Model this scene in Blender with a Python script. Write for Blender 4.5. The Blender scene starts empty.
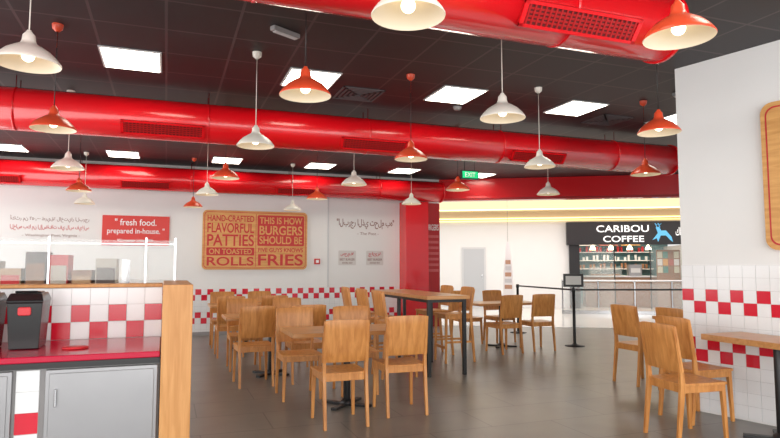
import bpy, bmesh, math, random
from mathutils import Vector, Matrix
random.seed(3)
scn=bpy.context.scene
scn.view_settings.view_transform='Standard'
scn.view_settings.exposure=0.0
# ---------------------------------------------------------------- materials
def mat(name,col,rough=0.5,metal=0.0,emit=None,es=0.0,noise=0.0,nscale=8.0,coat=0.0,alpha=1.0,spec=0.5):
    m=bpy.data.materials.new(name); m.use_nodes=True
    nt=m.node_tree; b=nt.nodes['Principled BSDF']
    b.inputs['Base Color'].default_value=(*col,1); b.inputs['Roughness'].default_value=rough
    b.inputs['Metallic'].default_value=metal
    b.inputs['Coat Weight'].default_value=coat
    b.inputs['Alpha'].default_value=alpha
    b.inputs['Specular IOR Level'].default_value=spec
    if emit: 
        b.inputs['Emission Color'].default_value=(*emit,1); b.inputs['Emission Strength'].default_value=es
    if noise>0:
        tc=nt.nodes.new('ShaderNodeTexCoord'); n=nt.nodes.new('ShaderNodeTexNoise')
        n.inputs['Scale'].default_value=nscale; n.inputs['Detail'].default_value=4
        nt.links.new(tc.outputs['Object'],n.inputs['Vector'])
        mx=nt.nodes.new('ShaderNodeMix'); mx.data_type='RGBA'
        mx.inputs[6].default_value=(*[c*(1-noise) for c in col],1)
        mx.inputs[7].default_value=(*[min(1,c*(1+noise)) for c in col],1)
        nt.links.new(n.outputs['Fac'],mx.inputs[0]); nt.links.new(mx.outputs[2],b.inputs['Base Color'])
    return m
def wood(name,c1,c2,rough=0.38,sc=(9,9,1.2)):
    m=bpy.data.materials.new(name); m.use_nodes=True; nt=m.node_tree; b=nt.nodes['Principled BSDF']
    tc=nt.nodes.new('ShaderNodeTexCoord'); mp=nt.nodes.new('ShaderNodeMapping'); mp.inputs['Scale'].default_value=sc
    n=nt.nodes.new('ShaderNodeTexNoise'); n.inputs['Scale'].default_value=3; n.inputs['Detail'].default_value=6; n.inputs['Distortion'].default_value=0.6
    r=nt.nodes.new('ShaderNodeValToRGB'); r.color_ramp.elements[0].position=0.3; r.color_ramp.elements[1].position=0.7
    r.color_ramp.elements[0].color=(*c1,1); r.color_ramp.elements[1].color=(*c2,1)
    oi=nt.nodes.new('ShaderNodeObjectInfo'); add=nt.nodes.new('ShaderNodeVectorMath'); add.operation='ADD'
    nt.links.new(tc.outputs['Object'],add.inputs[0]); nt.links.new(oi.outputs['Random'],add.inputs[1])
    nt.links.new(add.outputs[0],mp.inputs['Vector']); nt.links.new(mp.outputs[0],n.inputs['Vector'])
    nt.links.new(n.outputs['Fac'],r.inputs['Fac']); nt.links.new(r.outputs['Color'],b.inputs['Base Color'])
    b.inputs['Roughness'].default_value=rough
    return m
def brickmat(name,c,mort,bw,rh,ms,off,rough,loc=(0,0,0),vary=0.06):
    m=bpy.data.materials.new(name); m.use_nodes=True; nt=m.node_tree; b=nt.nodes['Principled BSDF']
    tc=nt.nodes.new('ShaderNodeTexCoord'); mp=nt.nodes.new('ShaderNodeMapping'); mp.inputs['Location'].default_value=loc
    br=nt.nodes.new('ShaderNodeTexBrick'); br.offset=off; br.squash=1
    br.inputs['Scale'].default_value=1; br.inputs['Brick Width'].default_value=bw; br.inputs['Row Height'].default_value=rh
    br.inputs['Mortar Size'].default_value=ms; br.inputs['Mortar Smooth'].default_value=0.1
    br.inputs['Color1'].default_value=(*[x*(1-vary) for x in c],1); br.inputs['Color2'].default_value=(*[x*(1+vary) for x in c],1)
    br.inputs['Mortar'].default_value=(*mort,1)
    nt.links.new(tc.outputs['Object'],mp.inputs['Vector']); nt.links.new(mp.outputs[0],br.inputs['Vector'])
    n=nt.nodes.new('ShaderNodeTexNoise'); n.inputs['Scale'].default_value=2.5; n.inputs['Detail'].default_value=6
    nt.links.new(tc.outputs['Object'],n.inputs['Vector'])
    mx=nt.nodes.new('ShaderNodeMix'); mx.data_type='RGBA'; mx.blend_type='OVERLAY'; mx.inputs[0].default_value=0.25
    nt.links.new(br.outputs['Color'],mx.inputs[6]); nt.links.new(n.outputs['Fac'],mx.inputs[7])
    nt.links.new(mx.outputs[2],b.inputs['Base Color']); b.inputs['Roughness'].default_value=rough
    return m
WALL=mat('white_plaster',(0.80,0.80,0.79),0.6,noise=0.02,nscale=3)
RED=mat('red_duct_paint',(0.72,0.004,0.010),0.26,coat=0.4,noise=0.05,nscale=1.5)
DRED=mat('dark_red_vent',(0.42,0.006,0.008),0.35)
BLK=mat('black_metal',(0.012,0.012,0.013),0.4)
SLOT=mat('vent_recess_dark_red',(0.10,0.004,0.005),0.8)
TW=mat('white_tile_glaze',(0.82,0.83,0.84),0.15)
TR=mat('red_tile_glaze',(0.64,0.012,0.035),0.15)
GROUT=mat('grout',(0.62,0.62,0.62),0.9)
WOOD=wood('oak_chair_wood',(0.47,0.175,0.038),(0.69,0.315,0.09))
WOODT=wood('oak_table_wood',(0.48,0.22,0.07),(0.64,0.33,0.13),0.3,(1.2,9,9))
WOODS=wood('sign_wood',(0.58,0.27,0.07),(0.74,0.40,0.13),0.5,(1.0,9,9))
WOODP=wood('counter_panel_wood',(0.50,0.22,0.06),(0.64,0.32,0.11),0.45,(14,14,1.0))
STEEL=mat('brushed_steel',(0.34,0.34,0.35),0.36,0.75,noise=0.15,nscale=2)
CHROME=mat('polished_steel',(0.55,0.56,0.58),0.22,1.0)
FLOOR=brickmat('grey_floor_tile',(0.185,0.173,0.155),(0.10,0.095,0.088),1.2,0.6,0.006,0.5,0.30,(0.3,0.1,0))
CEIL=brickmat('black_ceiling_tile',(0.024,0.018,0.021),(0.08,0.058,0.062),0.567,0.6,0.012,0.0,0.5,(0.62,-5.92+6,0))
MFLOOR=mat('mall_floor_stone',(0.66,0.64,0.60),0.12,noise=0.04,nscale=1)
LAMPW=mat('cream_enamel',(0.80,0.76,0.68),0.3)
LAMPR=mat('red_enamel',(0.72,0.08,0.03),0.3)
LAMPIN=mat('lamp_inner_white',(0.84,0.75,0.60),0.4)
BULB=mat('warm_bulb',(1,0.9,0.7),0.4,emit=(1,0.82,0.55),es=7)
PANEL=mat('led_panel',(1,1,1),0.4,emit=(1.0,0.95,0.80),es=8.5)
GREY=mat('grey_plastic',(0.30,0.29,0.29),0.5)
DGREY=mat('diffuser_dark_grey',(0.11,0.105,0.11),0.5)
LGREY=mat('light_grey_paint',(0.62,0.63,0.64),0.5)
REDTOP=mat('red_laminate',(0.50,0.006,0.04),0.18)
LABEL=mat('red_label',(0.6,0.02,0.03),0.4)
INKR=mat('red_ink',(0.55,0.02,0.02),0.5)
INKG=mat('grey_brown_ink',(0.30,0.18,0.16),0.6)
WHITE=mat('white_ink',(0.85,0.85,0.85),0.5)
WARM=mat('warm_cove',(1,0.85,0.5),0.4,emit=(1,0.74,0.28),es=1.7)
BEIGE=mat('beige_soffit',(0.78,0.62,0.38),0.6)
TEAL=mat('teal_wall',(0.07,0.16,0.18),0.6,noise=0.2,nscale=2)
GREEN=mat('green_exit',(0.0,0.4,0.15),0.4,emit=(0.02,0.8,0.3),es=0.5)
BLUE=mat('blue_logo',(0.10,0.40,0.65),0.4,emit=(0.1,0.4,0.7),es=0.5)
CAFEW=mat('cafe_letter_white',(0.9,0.9,0.9),0.4,emit=(1,1,1),es=0.6)
BROWN=mat('brown_products',(0.25,0.12,0.06),0.6,noise=0.4,nscale=20)
GLASS=mat('clear_glass',(0.80,0.87,0.87),0.03,alpha=0.16)
# ---------------------------------------------------------------- mesh helpers
def box(bm,x0,x1,y0,y1,z0,z1,mi=0,M=None):
    vs=[]
    for z in (z0,z1):
        for x,y in ((x0,y0),(x1,y0),(x1,y1),(x0,y1)):
            v=Vector((x,y,z)); 
            if M: v=M@v
            vs.append(bm.verts.new(v))
    for f in ((0,3,2,1),(4,5,6,7),(0,1,5,4),(1,2,6,5),(2,3,7,6),(3,0,4,7)):
        fc=bm.faces.new([vs[i] for i in f]); fc.material_index=mi
def bar(bm,pts,sizes,mi=0):
    rings=[]
    for p,(sx,sy) in zip(pts,sizes):
        p=Vector(p); rings.append([bm.verts.new(p+Vector((a*sx/2,b*sy/2,0))) for a,b in((-1,-1),(1,-1),(1,1),(-1,1))])
    for i in range(len(rings)-1):
        for k in range(4):
            f=bm.faces.new([rings[i][k],rings[i][(k+1)%4],rings[i+1][(k+1)%4],rings[i+1][k]]); f.material_index=mi
    f=bm.faces.new(rings[0][::-1]); f.material_index=mi
    f=bm.faces.new(rings[-1]); f.material_index=mi
def tube(bm,p0,p1,r0,r1=None,seg=16,mi=0,cap=True):
    if r1 is None:r1=r0
    p0=Vector(p0);p1=Vector(p1); d=(p1-p0).normalized()
    a=d.orthogonal().normalized(); b=d.cross(a)
    R=[]
    for p,r in((p0,r0),(p1,r1)):
        R.append([bm.verts.new(p+(a*math.cos(2*math.pi*i/seg)+b*math.sin(2*math.pi*i/seg))*r) for i in range(seg)])
    for i in range(seg):
        f=bm.faces.new([R[0][i],R[0][(i+1)%seg],R[1][(i+1)%seg],R[1][i]]); f.material_index=mi; f.smooth=True
    if cap:
        f=bm.faces.new(R[0][::-1]); f.material_index=mi
        f=bm.faces.new(R[1]); f.material_index=mi
def lathe(bm,prof,seg=28,mi=0,c=(0,0,0),close=False):
    R=[]
    for r,z in prof:
        R.append([bm.verts.new((c[0]+r*math.cos(2*math.pi*i/seg),c[1]+r*math.sin(2*math.pi*i/seg),c[2]+z)) for i in range(seg)])
    for j in range(len(R)-1):
        for i in range(seg):
            f=bm.faces.new([R[j][i],R[j][(i+1)%seg],R[j+1][(i+1)%seg],R[j+1][i]]); f.material_index=mi; f.smooth=True
    if close:
        f=bm.faces.new(R[0][::-1]); f.material_index=mi
        f=bm.faces.new(R[-1]); f.material_index=mi
def sphere(bm,c,r,mi=0,sz=1.0):
    n=8
    prof=[(max(1e-4,r*math.sin(math.pi*i/n)),-r*sz*math.cos(math.pi*i/n)) for i in range(n+1)]
    lathe(bm,prof,14,mi,c)
def obj(name,bm,mats,loc=(0,0,0),rz=0.0,parent=None,bevel=0,norm=True):
    me=bpy.data.meshes.new(name)
    if norm: bmesh.ops.recalc_face_normals(bm,faces=bm.faces)
    bm.to_mesh(me); bm.free()
    for m in mats: me.materials.append(m)
    o=bpy.data.objects.new(name,me); scn.collection.objects.link(o)
    o.location=loc; o.rotation_euler=(0,0,rz)
    if parent: o.parent=parent
    if bevel:
        b=o.modifiers.new('bevel','BEVEL'); b.width=bevel; b.segments=2; b.limit_method='ANGLE'
    return o
def empty(name,loc=(0,0,0),rz=0.0):
    o=bpy.data.objects.new(name,None); scn.collection.objects.link(o); o.location=loc; o.rotation_euler=(0,0,rz); o.empty_display_size=0.1
    return o
def inst(o,name,loc,rz=0,):
    n=bpy.data.objects.new(name,o.data); scn.collection.objects.link(n); n.location=loc; n.rotation_euler=(0,0,rz)
    for m in o.modifiers:
        if m.type=='BEVEL':
            b=n.modifiers.new('bevel','BEVEL'); b.width=m.width; b.segments=m.segments; b.limit_method='ANGLE'
    return n
def text(name,s,x0,x1,z0,z1,y,m,parent,ext=0.002,bold=0.010):
    cu=bpy.data.curves.new(name,'FONT'); cu.body=s; cu.extrude=ext; cu.offset=bold
    t=bpy.data.objects.new(name+'_tmp',cu); scn.collection.objects.link(t)
    bpy.context.view_layer.update()
    me=bpy.data.meshes.new_from_object(t); bpy.data.objects.remove(t)
    if len(me.vertices)==0: return
    xs=[v.co.x for v in me.vertices]; ys=[v.co.y for v in me.vertices]
    ax,bx,ay,by=min(xs),max(xs),min(ys),max(ys)
    for v in me.vertices:
        cx=(v.co.x-ax)/(bx-ax)*(x1-x0)+x0; cz=(v.co.y-ay)/(by-ay)*(z1-z0)+z0
        v.co=(cx,y-v.co.z-ext,cz)
    me.materials.clear(); me.materials.append(m)
    o=bpy.data.objects.new(name,me); scn.collection.objects.link(o); o.parent=parent
    return o
def rbox(bm,x0,x1,y0,y1,z0,z1,r,mi=0,seg=6):
    pts=[]
    for cx,cz,a0 in((x1-r,z1-r,0),(x0+r,z1-r,90),(x0+r,z0+r,180),(x1-r,z0+r,270)):
        for i in range(seg+1):
            a=math.radians(a0+90*i/seg); pts.append((cx+r*math.cos(a),cz+r*math.sin(a)))
    A=[bm.verts.new((p[0],y0,p[1])) for p in pts]; B=[bm.verts.new((p[0],y1,p[1])) for p in pts]
    f=bm.faces.new(A); f.material_index=mi; f=bm.faces.new(B[::-1]); f.material_index=mi
    n=len(pts)
    for i in range(n):
        f=bm.faces.new([A[i],B[i],B[(i+1)%n],A[(i+1)%n]]); f.material_index=mi
def poly(name,pts,z0,z1,m):
    bm=bmesh.new(); A=[bm.verts.new((x,y,z0)) for x,y in pts]; B=[bm.verts.new((x,y,z1)) for x,y in pts]
    bm.faces.new(A[::-1]); bm.faces.new(B); n=len(pts)
    for i in range(n): bm.faces.new([A[i],A[(i+1)%n],B[(i+1)%n],B[i]])
    return obj(name,bm,[m])
T=0.115
def tiles(name,x0,x1,ztop,rows,yf,parent,pattern):
    bm=bmesh.new(); n=int(round((x1-x0)/T)); g=0.003
    box(bm,x0,x1,yf-0.006,yf-0.001,ztop-rows*T,ztop,2)
    for r in range(rows):
        z1=ztop-r*T; z0=z1-T
        for c in range(n):
            a=x0+c*T
            red=pattern(r) and ((r+c)%2==0)
            box(bm,a+g/2,min(a+T,x1)-g/2,yf-0.012,yf-0.005,z0+g/2,z1-g/2,1 if red else 0)
    return obj(name,bm,[TW,TR,GROUT],parent=parent)
# ---------------------------------------------------------------- room
CZ=3.4; YB=12.7
A30=math.radians(-30); e=Vector((math.cos(A30),math.sin(A30))); n_=Vector((-math.sin(A30),math.cos(A30)))
M0=Vector((5.95,12.7))
def mp(s,t): p=M0+e*s+n_*t; return (p.x,p.y)
poly('floor',[(-4.5,-2.5),(14,-2.5),mp(9.3,0.12),mp(0,0.12),(5.95,12.9),(-4.5,12.9)],-0.1,0.0,FLOOR)
poly('mall_floor',[mp(-5,0.12)[:2],mp(0,0.12),mp(16,0.12),mp(16,14),mp(-5,14)],-0.1,-0.002,MFLOOR)
ceil=poly('ceiling',[(-4.5,-2.5),(14,-2.5),mp(9.3,0),mp(0,0),(5.95,12.7),(-4.5,12.7)],CZ,CZ+0.08,CEIL)
bm=bmesh.new(); box(bm,-4.5,5.95,YB,YB+0.2,0,3.9,0)
wb=obj('wall_back',bm,[WALL])
tiles('tile_wainscot',-4.5,4.93,0.92,8,YB,wb,lambda r:r in(0,1,4,5))
bm=bmesh.new(); box(bm,3.27,3.30,YB-0.02,YB-0.001,0.93,3.3,0); obj('corner_bead',bm,[LGREY],parent=wb)
bm=bmesh.new(); box(bm,-4.5,4.93,YB-0.03,YB-0.013,0.0,0.07,0); obj('baseboard_back',bm,[GREY])
text('lettering_a','أكثر من ٢٥٠٫٠٠٠ طريقة لاختيار البرجر',-2.70,-1.40,2.20,2.32,YB,INKG,wb,bold=0.004)
text('lettering_b','الخاص بك من الإضافات في لاس فيغاس',-2.70,-1.40,2.04,2.15,YB,INKR,wb,bold=0.004)
text('lettering_c','- Washington Post, Virginia -',-2.5,-1.55,1.92,1.98,YB,INKG,wb,bold=0.0)
text('lettering_d','"البرجر الذي تحلم به"',3.48,4.82,2.20,2.42,YB,INKG,wb,bold=0.018)
text('lettering_e','- The Post -',3.95,4.45,2.07,2.13,YB,INKG,wb,bold=0.0)
for i,cx in enumerate((3.72,4.36)):
    fr=bmesh.new(); rbox(fr,cx-0.2,cx+0.2,YB-0.006,YB-0.001,1.40,1.72,0.02,0); obj('award_plate_%d'%(i+1),fr,[mat('award_grey',(0.66,0.64,0.62),0.5)],parent=wb)
    text('lettering_f%d'%i,'صحيفة' if i==0 else 'جائزة',cx-0.15,cx+0.15,1.58,1.69,YB-0.006,INKR,wb)
    text('lettering_g%d'%i,'BEST BURGER',cx-0.17,cx+0.17,1.50,1.55,YB-0.006,INKG,wb)
    text('lettering_h%d'%i,'AWARD 2017',cx-0.12,cx+0.12,1.43,1.47,YB-0.006,INKG,wb)
ps=empty('wall_poster',(0,YB,0))
bm=bmesh.new(); box(bm,-1.17,0.04,-0.03,-0.002,1.78,2.36,0); obj('panel',bm,[mat('poster_red',(0.68,0.035,0.025),0.4)],parent=ps)
text('headline_1','" fresh food.',-0.95,-0.2,2.17,2.30,-0.031,WHITE,ps)
text('headline_2','prepared in-house. "',-1.08,-0.05,1.98,2.12,-0.031,WHITE,ps)
text('caption','Worcester Living, MA',-0.9,-0.25,1.84,1.91,-0.031,WHITE,ps)
sg=empty('wooden_slogan_sign',(0,YB,0))
bm=bmesh.new(); rbox(bm,0.67,2.81,-0.06,-0.002,1.31,2.52,0.09,0)
rbox(bm,0.70,2.78,-0.063,-0.055,1.34,2.49,0.07,1); rbox(bm,0.712,2.768,-0.067,-0.06,1.352,2.478,0.06,0)
box(bm,1.725,1.735,-0.069,-0.06,1.37,2.46,1)
rbox(bm,1.76,2.74,-0.071,-0.06,1.80,2.44,0.03,1)
rbox(bm,0.75,1.70,-0.071,-0.06,1.60,1.76,0.02,1)
obj('board',bm,[WOODS,INKR],parent=sg)
L=[('HAND-CRAFTED',2.29,2.42,INKR,0.76,1.69),('FLAVORFUL',2.06,2.26,INKR,0.76,1.69),('PATTIES',1.79,2.03,INKR,0.76,1.69),('ON TOASTED',1.625,1.735,WOODS,0.80,1.65),('ROLLS',1.39,1.57,INKR,0.76,1.69),
('THIS IS HOW',2.26,2.40,WOODS,1.80,2.70),('BURGERS',2.03,2.22,WOODS,1.80,2.70),('SHOULD BE',1.84,2.0,WOODS,1.80,2.70),('FIVE GUYS KNOWS',1.67,1.76,INKR,1.78,2.72),('FRIES',1.39,1.63,INKR,1.78,2.72)]
for i,(s,a,b_,m,x0,x1) in enumerate(L): text('line_%d'%(i+1),s,x0,x1,a,b_,-0.072 if m is WOODS else -0.068,m,sg,bold=0.016)
bm=bmesh.new(); box(bm,2.98,3.10,YB-0.05,YB-0.001,1.42,1.54,0); box(bm,3.01,3.07,YB-0.056,YB-0.05,1.45,1.51,1)
obj('fire_alarm_call_point',bm,[INKR,WHITE])
bm=bmesh.new()
box(bm,-4.7,-4.5,-2.5,12.9,0,0.8,0); box(bm,-4.7,-4.5,-2.5,12.9,2.9,3.48,0)
for y in(-2.5,1.3,5.1,8.9,12.6): box(bm,-4.7,-4.5,y,y+0.3,0.8,2.9,0)
obj('wall_left',bm,[WALL])
k=0
for y in(-2.2,1.6,5.4,9.2):
    k+=1; bm=bmesh.new()
    for yy in (y,y+1.13,y+2.26,y+3.34): box(bm,-4.62,-4.56,yy,yy+0.05,0.8,2.9,0)
    for z in(0.8,2.0,2.85): box(bm,-4.62,-4.56,y,y+3.4,z,z+0.05,0)
    obj('window_%d'%k,bm,[BLK])
bm=bmesh.new(); box(bm,4.95,5.5,12.3,YB-0.001,0,2.82,0); box(bm,4.94,5.51,12.29,YB-0.001,0,0.1,1)
obj('red_column',bm,[RED,GREY],bevel=0.008)
sl=empty('storefront_sidelight',(0,0,0))
bm=bmesh.new(); box(bm,5.52,5.93,YB-0.06,YB-0.002,0.0,2.83,0)
for i in range(7): 
    box(bm,5.56,5.90,YB-0.064,YB-0.06,1.25+i*0.13,1.31+i*0.13,1)
obj('frame',bm,[DRED,mat('sidelight_rose',(0.55,0.10,0.10),0.3)],parent=sl)
text('sidelight_sign','BURGERS',5.56,5.90,2.2,2.34,YB-0.065,WHITE,sl)
bm=bmesh.new(); box(bm,0,9.3,0,0.25,2.90,3.9,0); box(bm,0,9.3,-0.02,0,2.90,2.95,1)
obj('storefront_beam',bm,[RED,DRED],loc=(M0.x,M0.y,0),rz=A30)
bm=bmesh.new(); box(bm,0,9.3,0.08,0.16,-0.001,0.006,0); obj('threshold_trim',bm,[CHROME],loc=(M0.x,M0.y,0),rz=A30)
AR=math.atan2(-0.97,0.245)
bm=bmesh.new(); box(bm,0,6.0,0,0.25,0,CZ-0.002,0)
wr=obj('wall_right',bm,[WALL],loc=(4.82,4.61,0),rz=AR)
tiles('tile_wainscot_right',0,5.98,1.40,12,0,wr,lambda r:r in(2,3,6,7))
ws=empty('wooden_wall_board',(4.82,4.61,0),AR)
bm=bmesh.new(); rbox(bm,0.81,2.95,-0.06,-0.002,1.53,2.84,0.10,0); rbox(bm,0.85,2.91,-0.064,-0.055,1.57,2.80,0.08,1); rbox(bm,0.865,2.895,-0.068,-0.06,1.585,2.785,0.07,0)
obj('board',bm,[WOODS,INKR],parent=ws)
text('slogan','CUSTOMIZE YOUR ORDER',1.05,2.8,2.1,2.5,-0.069,INKR,ws)
# ---------------------------------------------------------------- ceiling fittings
pl=[]
for X in(-0.64,1.13,2.86,4.57,6.25): pl.append((X,5.92))
for X in(-2.85,-1.05,0.76,2.58,4.4,6.2): pl.append((X,11.4))
for X in(-0.64,1.13,2.86,4.57): pl.append((X,8.75))
for X in(-0.64,1.13,2.86): pl.append((X,1.8))
first=None
for X,Y in pl:
    if first is None:
        bm=bmesh.new(); box(bm,0.0,0.545,0.0,0.62,-0.012,-0.001,0); box(bm,0.02,0.525,0.02,0.60,-0.015,-0.012,1)
        first=obj('ceiling_light_panel',bm,[LGREY,PANEL],loc=(X,Y,CZ))
    else: inst(first,'ceiling_light_panel',(X,Y,CZ))
def diffuser(x,y):
    bm=bmesh.new()
    for i in range(5):
        s=0.25-i*0.05
        for a in((-s,s,-s,-s+0.02),(-s,s,s-0.02,s),(-s,-s+0.02,-s,s),(s-0.02,s,-s,s)): box(bm,*a,-0.012-i*0.001,-0.001,0)
    obj('air_diffuser',bm,[DGREY],loc=(x,y,CZ))
for x,y in((2.06,6.6),(-2.2,6.6),(5.65,6.6)): diffuser(x,y)
for x,y,r in((0.90,4.98,0.5),(5.6,5.3,0.4)):
    bm=bmesh.new(); box(bm,-0.14,0.14,-0.03,0.03,-0.04,-0.001,0); box(bm,-0.12,0.12,-0.022,0.022,-0.05,-0.04,1)
    obj('emergency_light',bm,[GREY,LGREY],loc=(x,y,CZ),rz=r,bevel=0.006)
for x,y in((3.4,6.7),(0.2,8.0)):
    bm=bmesh.new(); lathe(bm,[(0.055,-0.001),(0.055,-0.02),(0.035,-0.045),(0.001,-0.047)],16); obj('smoke_detector',bm,[GREY],loc=(x,y,CZ))
es=empty('exit_sign',(4.95,9.3,0))
bm=bmesh.new(); box(bm,-0.17,0.17,-0.02,0.02,2.9,3.06,0); box(bm,-0.15,0.15,-0.024,-0.02,2.92,3.04,1); tube(bm,(-0.1,0,3.06),(-0.1,0,CZ-0.001),0.006,mi=0,seg=8); tube(bm,(0.1,0,3.06),(0.1,0,CZ-0.001),0.006,mi=0,seg=8)
obj('housing',bm,[BLK,GREEN],parent=es); text('legend','EXIT',-0.1,0.1,2.94,3.02,-0.026,WHITE,es)
# ducts
PZ=3.06; PR=0.23
def duct(Y,x0,x1,vents,name='red_air_duct'):
    bm=bmesh.new()
    tube(bm,(x0,Y,PZ),(x1,Y,PZ),PR,seg=48)
    tube(bm,(x1,Y,PZ),(x1+0.03,Y,PZ),PR+0.012,PR+0.012,seg=48); tube(bm,(x1+0.03,Y,PZ),(x1+0.06,Y,PZ),PR-0.01,PR-0.06,seg=48)
    x=x0+0.9
    while x<x1-0.2:
        tube(bm,(x,Y,PZ),(x+0.025,Y,PZ),PR+0.003,seg=48)
        tube(bm,(x+0.018,Y-0.1,PZ+0.19),(x+0.018,Y-0.1,CZ-0.001),0.006,mi=2,seg=6); tube(bm,(x+0.018,Y+0.1,PZ+0.19),(x+0.018,Y+0.1,CZ-0.001),0.006,mi=2,seg=6)
        x+=1.95
    for vc in vents:
        M=Matrix.Translation((vc,Y,PZ))@Matrix.Rotation(math.radians(38),4,'X')
        w=0.44;h=0.08;o=-(PR+0.006)
        box(bm,-w,w,o,-PR+0.04,-h,h,1,M)
        box(bm,-w+0.03,w-0.03,o-0.002,o+0.001,-h+0.02,h-0.02,2,M)
        for i in range(22):
            xx=-w+0.045+i*(2*w-0.09)/21
            box(bm,xx-0.006,xx+0.006,o-0.008,o,-h+0.02,h-0.02,1,M)
        for z in(-0.036,-0.012,0.012,0.036): box(bm,-w+0.03,w-0.03,o-0.006,o,z-0.006,z+0.006,1,M)
        for a in((-w,w,-h,-h+0.02),(-w,w,h-0.02,h)): box(bm,a[0],a[1],o-0.012,o,a[2],a[3],0,M)
        for a in((-w,-w+0.03),(w-0.03,w)): box(bm,a[0],a[1],o-0.012,o,-h,h,0,M)
    obj(name,bm,[RED,DRED,SLOT])
duct(3.19,-4.4,3.20,[-0.2,2.40])
duct(7.28,-4.4,7.4,[-2.6,-0.07,2.43,4.87])
duct(12.35,-4.4,5.8,[-2.9,-0.4,2.5])
# ---------------------------------------------------------------- pendant lamps
def pend_mesh(mo):
    bm=bmesh.new(); k=0.90
    outer=[(0.19,0.0),(0.192,0.006),(0.185,0.018),(0.165,0.042),(0.13,0.074),(0.085,0.10),(0.05,0.118),(0.04,0.138),(0.036,0.17),(0.022,0.185),(0.012,0.20)]
    inner=[(0.19,0.0),(0.182,0.014),(0.16,0.038),(0.125,0.069),(0.08,0.094),(0.03,0.106),(0.001,0.107)]
    outer=[(r*k,z) for r,z in outer]; inner=[(r*k,z) for r,z in inner]
    lathe(bm,outer,32,0); lathe(bm,inner,32,1)
    sphere(bm,(0,0,0.050),0.034,2)
    tube(bm,(0,0,0.19),(0,0,0.85),0.0035,mi=3,seg=8)
    return obj('pendant_lamp',bm,[mo,LAMPIN,BULB,BLK if mo is LAMPR else LAMPW])
LZ=2.45
lamps=[(-.77,3.85,0),(-.90,5.52,1),(-1.08,7.62,0),(-1.23,9.79,1),(-1.38,11.75,0),
(.75,5.61,0),(.67,7.75,1),(.56,9.62,0),(.44,11.7,1),(.84,3.88,1),(1.02,2.50,0),
(2.38,3.93,0),(2.36,5.72,1),(2.36,7.75,0),(2.29,9.6,1),(2.3,11.7,0),(2.41,2.27,1),
(3.86,3.88,1),(3.89,5.65,0),(3.93,7.75,1),(4.05,9.8,0),(5.41,5.67,1),(5.48,7.75,0),(-.75,2.2,1)]
proto={}
sn,cs=math.sin(math.radians(20.4)),math.cos(math.radians(20.4))
for x,y,c in lamps:
    d=x*sn+y*cs; z=LZ+min(0.13,0.30/d)
    if c not in proto:
        o=pend_mesh(LAMPR if c else LAMPW); o.location=(x,y,z); proto[c]=o
    else: o=inst(proto[c],'pendant_lamp',(x,y,z))
    if z+0.85>CZ: z=CZ-0.851; o.location.z=z
    bm=bmesh.new(); h=CZ-z
    lathe(bm,[(0.012,h-0.065),(0.04,h-0.04),(0.045,h-0.001)],16,0); tube(bm,(0,0,h-0.2),(0,0,h-0.05),0.0035,mi=0,seg=8)
    obj('canopy',bm,[LAMPR if c else LAMPW],parent=o)
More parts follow.
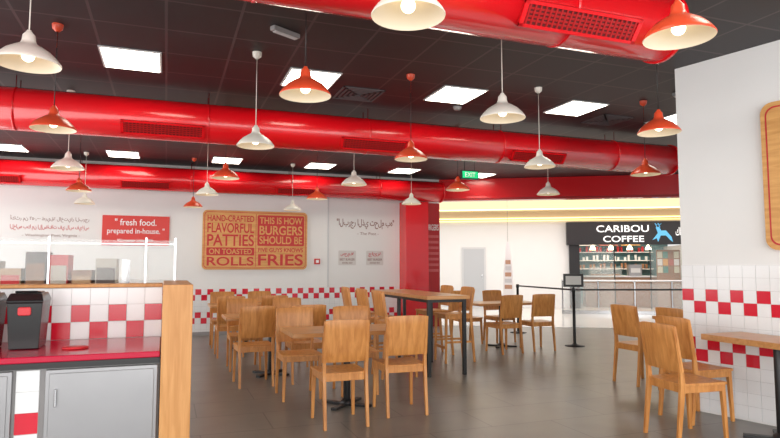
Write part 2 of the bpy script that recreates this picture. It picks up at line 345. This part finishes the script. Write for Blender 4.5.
# ---------------------------------------------------------------- chairs
def chair_mesh(name,sh,th,stool=False):
    bm=bmesh.new(); w=0.19
    for s in(-1,1):
        bar(bm,[(s*w,-0.255,0),(s*(w),-0.20,sh*0.95),(s*w,-0.205,sh+0.08),(s*w,-0.262,th-0.03)],[(0.026,0.03),(0.030,0.045),(0.028,0.036),(0.022,0.022)])
        bar(bm,[(s*0.195,0.20,0),(s*0.185,0.185,sh-0.02)],[(0.026,0.028),(0.036,0.036)])
        box(bm,s*w-0.010,s*w+0.010,-0.19,0.19,sh-0.075,sh-0.02)
    box(bm,-w,w,0.165,0.187,sh-0.075,sh-0.02); box(bm,-w,w,-0.205,-0.185,sh-0.075,sh-0.02)
    nx,ny=8,8; V={}
    for i in range(nx+1):
        for j in range(ny+1):
            u=i/nx*2-1; v=j/ny*2-1
            wx=0.205+0.012*(v+1)/2
            x=u*wx; y=v*0.215+0.005
            if abs(u)==1 and abs(v)==1: x*=0.965; y*=0.97
            dz=-0.010*(1-u*u)*(1-v*v*0.6)
            V[i,j]=(bm.verts.new((x,y,sh+dz)),bm.verts.new((x,y,sh-0.022)))
    for i in range(nx):
        for j in range(ny):
            f=bm.faces.new([V[i,j][0],V[i+1,j][0],V[i+1,j+1][0],V[i,j+1][0]]); f.smooth=True
            bm.faces.new([V[i,j][1],V[i,j+1][1],V[i+1,j+1][1],V[i+1,j][1]])
    for i in range(nx):
        bm.faces.new([V[i,0][0],V[i,0][1],V[i+1,0][1],V[i+1,0][0]]); bm.faces.new([V[i,ny][0],V[i+1,ny][0],V[i+1,ny][1],V[i,ny][1]])
    for j in range(ny):
        bm.faces.new([V[0,j][0],V[0,j+1][0],V[0,j+1][1],V[0,j][1]]); bm.faces.new([V[nx,j][0],V[nx,j][1],V[nx,j+1][1],V[nx,j+1][0]])
    zb=th-0.37 if not stool else th-0.32
    nx=10; nz=4; F={}
    for i in range(nx+1):
        u=i/nx*2-1
        for j in range(nz+1):
            v=j/nz; z=zb+(th-zb)*v
            y=-0.205-(z-(sh+0.08))*0.15+0.0-0.022*(1-u*u)
            hw=0.212-0.006*v
            zz=z-(0.012*abs(u)**6 if j==nz else 0)
            F[i,j]=(bm.verts.new((u*hw,y+0.012,zz)),bm.verts.new((u*hw,y-0.008,zz)))
    for i in range(nx):
        for j in range(nz):
            f=bm.faces.new([F[i,j][0],F[i+1,j][0],F[i+1,j+1][0],F[i,j+1][0]]); f.smooth=True
            f=bm.faces.new([F[i,j][1],F[i,j+1][1],F[i+1,j+1][1],F[i+1,j][1]]); f.smooth=True
        bm.faces.new([F[i,0][0],F[i,0][1],F[i+1,0][1],F[i+1,0][0]]); bm.faces.new([F[i,nz][0],F[i+1,nz][0],F[i+1,nz][1],F[i,nz][1]])
    for j in range(nz):
        bm.faces.new([F[0,j][0],F[0,j+1][0],F[0,j+1][1],F[0,j][1]]); bm.faces.new([F[nx,j][0],F[nx,j][1],F[nx,j+1][1],F[nx,j+1][0]])
    if stool:
        box(bm,-w,w,0.18,0.20,0.20,0.24); 
        for s in(-1,1): box(bm,s*w-0.01,s*w+0.01,-0.22,0.19,0.28,0.31)
    return obj(name,bm,[WOOD],bevel=0.003)
chairs=[(1.49,5.33,0),(2.15,5.53,-3),(1.36,6.47,180),(2.00,6.47,177),
(1.00,7.36,2),(1.62,7.38,0),(1.02,8.46,180),(1.66,8.46,182),
(0.95,9.75,0),(1.6,9.75,2),(0.95,10.85,180),(1.6,10.85,180),
(5.15,8.58,4),(5.85,8.68,-4),(5.12,9.78,180),(5.8,9.78,183),
(4.04,3.87,-95),(4.62,4.30,-92),(5.38,5.80,-88),(5.50,5.20,-90)]
c0=None
for x,y,r in chairs:
    if c0 is None: c0=chair_mesh('dining_chair',0.47,0.93); c0.location=(x,y,0); c0.rotation_euler=(0,0,math.radians(r))
    else: inst(c0,'dining_chair',(x,y,0),math.radians(r))
s0=None
for x,y,r in [(2.78,7.25,-90),(2.78,7.95,-88),(2.76,8.65,-92),(3.98,8.05,88),(3.98,8.75,90)]:
    if s0 is None: s0=chair_mesh('bar_stool',0.70,1.08,True); s0.location=(x,y,0); s0.rotation_euler=(0,0,math.radians(r))
    else: inst(s0,'bar_stool',(x,y,0),math.radians(r))
# ---------------------------------------------------------------- tables
def table(x,y,hw,hd,h,rz=0,th=0.04):
    bm=bmesh.new()
    box(bm,-hw,hw,-hd,hd,h-th,h,0)
    tube(bm,(0,0,0.03),(0,0,h-th-0.01),0.035,mi=1,seg=16)
    box(bm,-0.16,0.16,-0.16,0.16,h-th-0.01,h-th,1)
    for a in(45,135):
        M=Matrix.Rotation(math.radians(a),4,'Z')
        box(bm,-0.27,0.27,-0.03,0.03,0.0,0.025,1,M)
    lathe(bm,[(0.07,0.02),(0.06,0.045),(0.036,0.06)],16,1)
    return obj('dining_table',bm,[WOODT,BLK],loc=(x,y,0),rz=rz,bevel=0.004)
table(1.74,5.93,0.62,0.33,0.76)
table(1.30,7.91,0.60,0.32,0.76)
table(1.27,10.3,0.60,0.32,0.76)
table(5.48,9.2,0.60,0.33,0.76)
table(6.15,5.45,0.35,0.60,0.76)
table(4.66,3.52,0.24,0.53,0.80,0,0.05)
bm=bmesh.new()
box(bm,-0.30,0.30,-1.1,1.1,0.965,1.01,0)
for sx in(-0.25,0.25):
    for sy in(-1.04,0,1.04): box(bm,sx-0.022,sx+0.022,sy-0.022,sy+0.022,0,0.965,1)
for sy in(-1.04,0,1.04): box(bm,-0.25,0.25,sy-0.018,sy+0.018,0.925,0.965,1)
for sx in(-0.25,0.25): box(bm,sx-0.018,sx+0.018,-1.04,1.04,0.925,0.965,1)
obj('bar_table',bm,[WOODT,BLK],loc=(3.38,8.05,0),bevel=0.003)
# ---------------------------------------------------------------- counter
ct=empty('service_counter',(0,0,0))
bm=bmesh.new()
box(bm,-2.3,-0.02,3.86,4.58,0.08,0.86,0); box(bm,-2.3,-0.02,3.92,4.58,0.0,0.08,1)
obj('carcass',bm,[GREY,BLK],parent=ct)
bm=bmesh.new(); box(bm,-2.3,-0.02,3.80,4.58,0.865,0.90,0); obj('red_worktop',bm,[REDTOP],parent=ct,bevel=0.006)
bm=bmesh.new(); box(bm,-2.3,-0.02,3.82,3.86,0.83,0.862,0); obj('steel_edge',bm,[BLK],parent=ct)
bm=bmesh.new(); box(bm,-2.3,-0.02,4.60,4.78,0.0,1.245,0); obj('half_wall',bm,[WALL],parent=ct)
tiles('half_wall_tiles',-2.32,-0.02,1.245,3,4.60,ct,lambda r:r>0)
bm=bmesh.new(); box(bm,-2.3,-0.02,4.57,4.82,1.247,1.27,0); obj('ledge',bm,[WOODP],parent=ct,bevel=0.004)
bm=bmesh.new(); box(bm,-0.015,0.155,3.78,4.84,0.0,1.285,0); obj('end_panel',bm,[WOODP],parent=ct,bevel=0.004)
for i,(a,b_) in enumerate(((-0.61,-0.03),(-1.36,-0.77),(-2.1,-1.52))):
    bm=bmesh.new(); box(bm,a,b_,3.825,3.858,0.10,0.82,0); box(bm,a+0.02,b_-0.02,3.819,3.826,0.12,0.80,0)
    box(bm,a+0.05,a+0.062,3.795,3.803,0.62,0.72,1); box(bm,a+0.05,a+0.062,3.80,3.822,0.62,0.63,1); box(bm,a+0.05,a+0.062,3.80,3.822,0.71,0.72,1)
    obj('fridge_door_%d'%(i+1),bm,[STEEL,CHROME],parent=ct,bevel=0.004)
tiles('tile_pier',-0.755,-0.64,0.82,6,3.86,ct,lambda r:r>0)
BLKP=mat('black_gloss_plastic',(0.010,0.010,0.011),0.25)
for x in(-0.78,-1.02,-1.26):
    bm=bmesh.new(); w=0.093
    bar(bm,[(0,0,0),(0,0,0.27),(0,0,0.285),(0,0,0.33)],[(2*w-0.03,0.24),(2*w,0.27),(2*w+0.01,0.28),(2*w-0.02,0.22)],0)
    box(bm,-0.06,0.06,-0.10,-0.085,0.335,0.345,0) ; box(bm,-0.07,0.07,-0.05,0.07,0.328,0.338,0)
    rbox(bm,-0.035,0.035,-0.142,-0.125,0.20,0.25,0.012,1)
    obj('condiment_dispenser',bm,[BLKP,LABEL],loc=(x,4.25,0.902),bevel=0.006)
bm=bmesh.new(); lathe(bm,[(0.001,0),(0.07,0),(0.075,0.008),(0.03,0.012),(0.001,0.012)],20,0); obj('red_saucer',bm,[LABEL],loc=(-0.5,4.1,0.901))
gp=empty('glass_partition',(0,0,0))
bm=bmesh.new()
for x in(-1.95,-1.35,-0.76,-0.14,0.06): box(bm,x-0.006,x+0.006,4.70,4.725,1.286 if x>-0.015 else 1.271,1.60,0)
box(bm,-1.95,0.06,4.708,4.722,1.550,1.555,0)
obj('posts',bm,[CHROME],parent=gp)
bm=bmesh.new()
for a,b_ in((-1.94,-1.36),(-1.34,-0.77),(-0.75,-0.15),(-0.13,0.05)): box(bm,a,b_,4.712,4.718,1.295,1.58,0)
obj('panes',bm,[GLASS],parent=gp)
# kitchen side shelf seen through the partition
bm=bmesh.new()
for x in(-2.6,-0.35): 
    for y in(5.9,6.4): box(bm,x-0.02,x+0.02,y-0.02,y+0.02,0,1.45,0)
for z in(0.3,0.8,1.15): box(bm,-2.6,-0.35,5.9,6.4,z,z+0.03,0)
x=-2.5
k=0
while x<-0.55:
    w=random.uniform(0.08,0.2); h=random.uniform(0.16,0.36)
    box(bm,x,x+w,5.98,6.3,1.182,1.182+h,1+k%5)
    box(bm,x+0.01,x+w-0.01,5.972,5.98,1.22,1.182+h*0.7,1+(k+2)%5)
    x+=w+0.03; k+=1
obj('stock_shelf',bm,[CHROME,BROWN,mat('carton_cream',(0.5,0.45,0.38),0.7),mat('carton_tan',(0.45,0.28,0.15),0.7,noise=0.15),mat('carton_dark',(0.10,0.07,0.06),0.6),INKR])
# ---------------------------------------------------------------- crowd barrier
cb=empty('crowd_barrier',(0,0,0))
P=[(6.69,8.78),(6.9,10.9),(8.6,8.1)]
for i,(x,y) in enumerate(P):
    bm=bmesh.new(); lathe(bm,[(0.17,0),(0.17,0.012),(0.05,0.03),(0.026,0.05),(0.026,0.93),(0.033,0.935),(0.033,1.0),(0.001,1.005)],24,0); obj('post_%d'%(i+1),bm,[BLK],loc=(x,y,0),parent=cb)
for i,(a,b_) in enumerate(((0,1),(0,2))):
    bm=bmesh.new(); p=Vector((*P[a],0)); q=Vector((*P[b_],0)); d=(q-p); Lh=d.length; ang=math.atan2(d.y,d.x)
    box(bm,0.035,Lh-0.035,-0.002,0.002,0.955,0.985,0); obj('belt_%d'%(i+1),bm,[BLK],loc=p,rz=ang,parent=cb)
bm=bmesh.new(); box(bm,-0.17,0.17,-0.012,0.012,1.02,1.25,0); box(bm,-0.13,0.13,-0.016,-0.012,1.06,1.21,1); box(bm,-0.01,0.01,-0.01,0.01,0.99,1.02,0)
obj('sign_frame',bm,[BLK,mat('notice_paper',(0.6,0.6,0.58),0.5)],loc=(6.69,8.78,0),rz=math.radians(-30),parent=cb)
# ---------------------------------------------------------------- mall
ML=(M0.x,M0.y,0)
bm=bmesh.new(); box(bm,-5,3.7,6.5,6.7,0,4.2,0); box(bm,7.45,16,6.5,6.7,0,4.2,0); box(bm,3.7,7.45,6.5,6.7,2.78,4.2,0)
obj('wall_mall',bm,[WALL],loc=ML,rz=A30)
bm=bmesh.new(); box(bm,-5,16,0.25,14,3.9,3.98,0); obj('mall_ceiling',bm,[WALL],loc=ML,rz=A30)
bm=bmesh.new(); box(bm,-5,16,5.6,6.49,3.15,3.899,0); box(bm,-5,16,6.1,6.49,2.90,3.15,0)
obj('mall_soffit',bm,[BEIGE],loc=ML,rz=A30)
bm=bmesh.new(); box(bm,-5,16,5.58,5.6,3.16,3.20,0); box(bm,-5,16,6.08,6.1,2.91,2.95,0); box(bm,-5,16,6.44,6.48,2.87,2.899,0)
obj('cove_light_strip',bm,[WARM],loc=ML,rz=A30)
bm=bmesh.new(); box(bm,0.2,1.0,6.46,6.499,0,2.0,0); box(bm,0.26,0.94,6.45,6.46,0.05,1.94,1); box(bm,0.86,0.89,6.42,6.45,0.95,1.08,2)
obj('door_1',bm,[LGREY,mat('door_grey',(0.5,0.52,0.54),0.5),CHROME],loc=ML,rz=A30)
cf=empty('coffee_kiosk',ML,A30)
bm=bmesh.new()
box(bm,3.7,3.85,6.5,9.0,0,2.06,0); box(bm,7.3,7.45,6.5,9.0,0,2.06,0); box(bm,3.7,7.45,9.0,9.1,0,2.78,1); box(bm,3.7,7.45,6.7,9.0,2.72,2.78,0)
box(bm,3.62,7.53,6.25,6.5,2.06,2.80,2)
box(bm,3.70,4.0,6.35,6.5,0,2.06,2)
for x in(4.0,5.1,6.2,7.28): box(bm,x,x+0.03,6.44,6.48,0,2.06,2)
obj('shell',bm,[GREY,TEAL,mat('kiosk_black',(0.015,0.016,0.018),0.4)],parent=cf)
bm=bmesh.new(); box(bm,4.03,5.1,6.455,6.465,0.02,2.05,0); box(bm,6.23,7.28,6.455,6.465,0.02,2.05,0); obj('shop_glass',bm,[mat('shop_glass',(0.7,0.8,0.8),0.03,alpha=0.08)],parent=cf)
bm=bmesh.new()
box(bm,4.3,6.6,7.2,7.8,0,1.0,0); box(bm,4.28,6.62,7.15,7.85,1.0,1.04,1); box(bm,4.5,5.5,7.25,7.7,1.04,1.35,3)
box(bm,4.55,5.45,7.3,7.65,1.05,1.10,2); box(bm,5.75,6.15,7.3,7.7,1.04,1.42,4); box(bm,5.80,6.10,7.29,7.3,1.15,1.30,1)
for z in(1.25,1.55,1.85): box(bm,4.3,6.9,8.8,8.98,z,z+0.03,1)
for i in range(40):
    x=4.35+(i%20)*0.12; z=(1.28,1.58,1.88)[(i*7)%3]; h=random.uniform(0.1,0.2); box(bm,x,x+0.07,8.81,8.88,z,z+h,(2,1,5)[i%3])
for x in(4.6,5.2,5.8,6.4):
    lathe(bm,[(0.10,1.92),(0.07,2.02),(0.01,2.08)],14,6,(x,7.4,0)); tube(bm,(x,7.4,2.07),(x,7.4,2.72),0.006,seg=6,mi=4)
obj('counter_and_shelves',bm,[mat('kiosk_front',(0.26,0.14,0.08),0.5),LGREY,BROWN,GLASS,STEEL,LABEL,BULB],parent=cf)
bm=bmesh.new()
cols=[(0.6,0.55,0.4),(0.5,0.12,0.08),(0.1,0.25,0.2),(0.75,0.7,0.65),(0.3,0.15,0.08),(0.7,0.35,0.1)]
for i in range(4):
    for j in range(3): box(bm,6.55+i*0.17,6.70+i*0.17,6.9,6.92,1.15+j*0.24,1.36+j*0.24,(i*2+j*3)%6)
box(bm,6.52,7.25,6.92,6.94,0,1.9,4)
for i in range(3): box(bm,4.25+i*0.75,4.9+i*0.75,8.5,8.53,2.1,2.5,(3,1,5)[i])
obj('menu_boards',bm,[mat('menu_%d'%i,tuple(v*0.7 for v in c),0.5,emit=c,es=0.25) for i,c in enumerate(cols)],parent=cf)
text('kiosk_name_1','CARIBOU',4.55,6.15,2.46,2.68,6.24,CAFEW,cf)
text('kiosk_name_2','COFFEE',4.75,6.0,2.14,2.34,6.24,CAFEW,cf)
text('kiosk_name_3','كاريبو',6.95,7.45,2.2,2.6,6.24,CAFEW,cf)
bm=bmesh.new()
pts=[(6.25,2.2),(6.42,2.42),(6.36,2.6),(6.46,2.62),(6.52,2.5),(6.66,2.5),(6.82,2.3),(6.86,2.14),(6.78,2.2),(6.66,2.34),(6.5,2.34),(6.42,2.14),(6.38,2.26)]
Av=[bm.verts.new((x,6.235,z)) for x,z in pts]; Bv=[bm.verts.new((x,6.249,z)) for x,z in pts]
bm.faces.new(Av); bm.faces.new(Bv[::-1])
for i in range(len(pts)): bm.faces.new([Av[i],Bv[i],Bv[(i+1)%len(pts)],Av[(i+1)%len(pts)]])
for s in(0,0.09): tube(bm,(6.4+s,6.24,2.6),(6.34+s,6.24,2.74),0.012,seg=6); tube(bm,(6.37+s,6.24,2.67),(6.44+s,6.24,2.72),0.01,seg=6)
obj('emblem',bm,[BLUE],parent=cf)
bm=bmesh.new()
for i in range(9): box(bm,3.2+i*1.0,3.24+i*1.0,4.2,4.26,0,0.92,0)
tube(bm,(3.2,4.23,0.95),(11.24,4.23,0.95),0.03,mi=0,seg=12)
box(bm,3.2,11.24,4.2,4.26,0.0,0.1,0)
for i in range(8): box(bm,3.26+i*1.0,4.18+i*1.0,4.225,4.235,0.12,0.88,1)
obj('glass_balustrade',bm,[CHROME,GLASS],loc=ML,rz=A30)
# slim tapering standing display in the mall
bm=bmesh.new()
bar(bm,[(0,0,0.03),(0,0,1.0),(0,0,1.35),(0,0,1.75),(0,0,2.05)],[(0.26,0.10),(0.26,0.10),(0.22,0.08),(0.13,0.06),(0.06,0.04)],0)
for i in range(5): box(bm,-0.10+0.008*i,0.10-0.008*i,-0.056,-0.035,0.75+i*0.17,0.86+i*0.17,1+i%2)
lathe(bm,[(0.001,0),(0.2,0),(0.2,0.03),(0.02,0.05)],20,3)
tube(bm,(0,0,2.04),(0,0,3.899),0.005,mi=3,seg=6)
hx=mp(1.64,3.0); obj('totem_display',bm,[WHITE,mat('totem_copper',(0.50,0.28,0.18),0.4),LGREY,GREY],loc=(hx[0],hx[1],0),rz=A30)
# ---------------------------------------------------------------- lights
def area(name,loc,rot,sx,sy,pw,col=(1,1,1)):
    l=bpy.data.lights.new(name,'AREA'); l.shape='RECTANGLE'; l.size=sx; l.size_y=sy; l.energy=pw; l.color=col
    o=bpy.data.objects.new(name,l); scn.collection.objects.link(o); o.location=loc; o.rotation_euler=rot
area('window_daylight_left',(-4.45,5.0,1.9),(0,math.radians(-90),0),2.1,14,350,(1,0.99,0.97))
area('window_daylight_front',(2.0,-2.4,1.9),(math.radians(90),0,0),11,2.8,430,(1,0.99,0.97))
p=mp(4,3.2); area('mall_fill',(p[0],p[1],3.85),(0,0,A30),12,5,430,(1,0.98,0.95))  # fill lamp added below the closed ceiling to brighten the mall, no skylight there
p=mp(5.5,7.6); area('kiosk_fill',(p[0],p[1],2.68),(0,0,A30),2.5,1.2,110,(1,0.88,0.7))  # small warm area lamp added inside to lift the kiosk interior, not a fitting
w=bpy.data.worlds.new('World'); scn.world=w; w.use_nodes=True
bg=w.node_tree.nodes['Background']; bg.inputs[0].default_value=(0.98,0.98,1,1); bg.inputs[1].default_value=1.05
# ---------------------------------------------------------------- camera
cam=bpy.data.cameras.new('Camera'); co=bpy.data.objects.new('Camera',cam); scn.collection.objects.link(co)
cam.sensor_width=36; cam.lens=600/780*36; cam.clip_end=200
co.location=(0,0,1.4); co.rotation_euler=(math.radians(94.4),0,math.radians(-20.4))
scn.camera=co
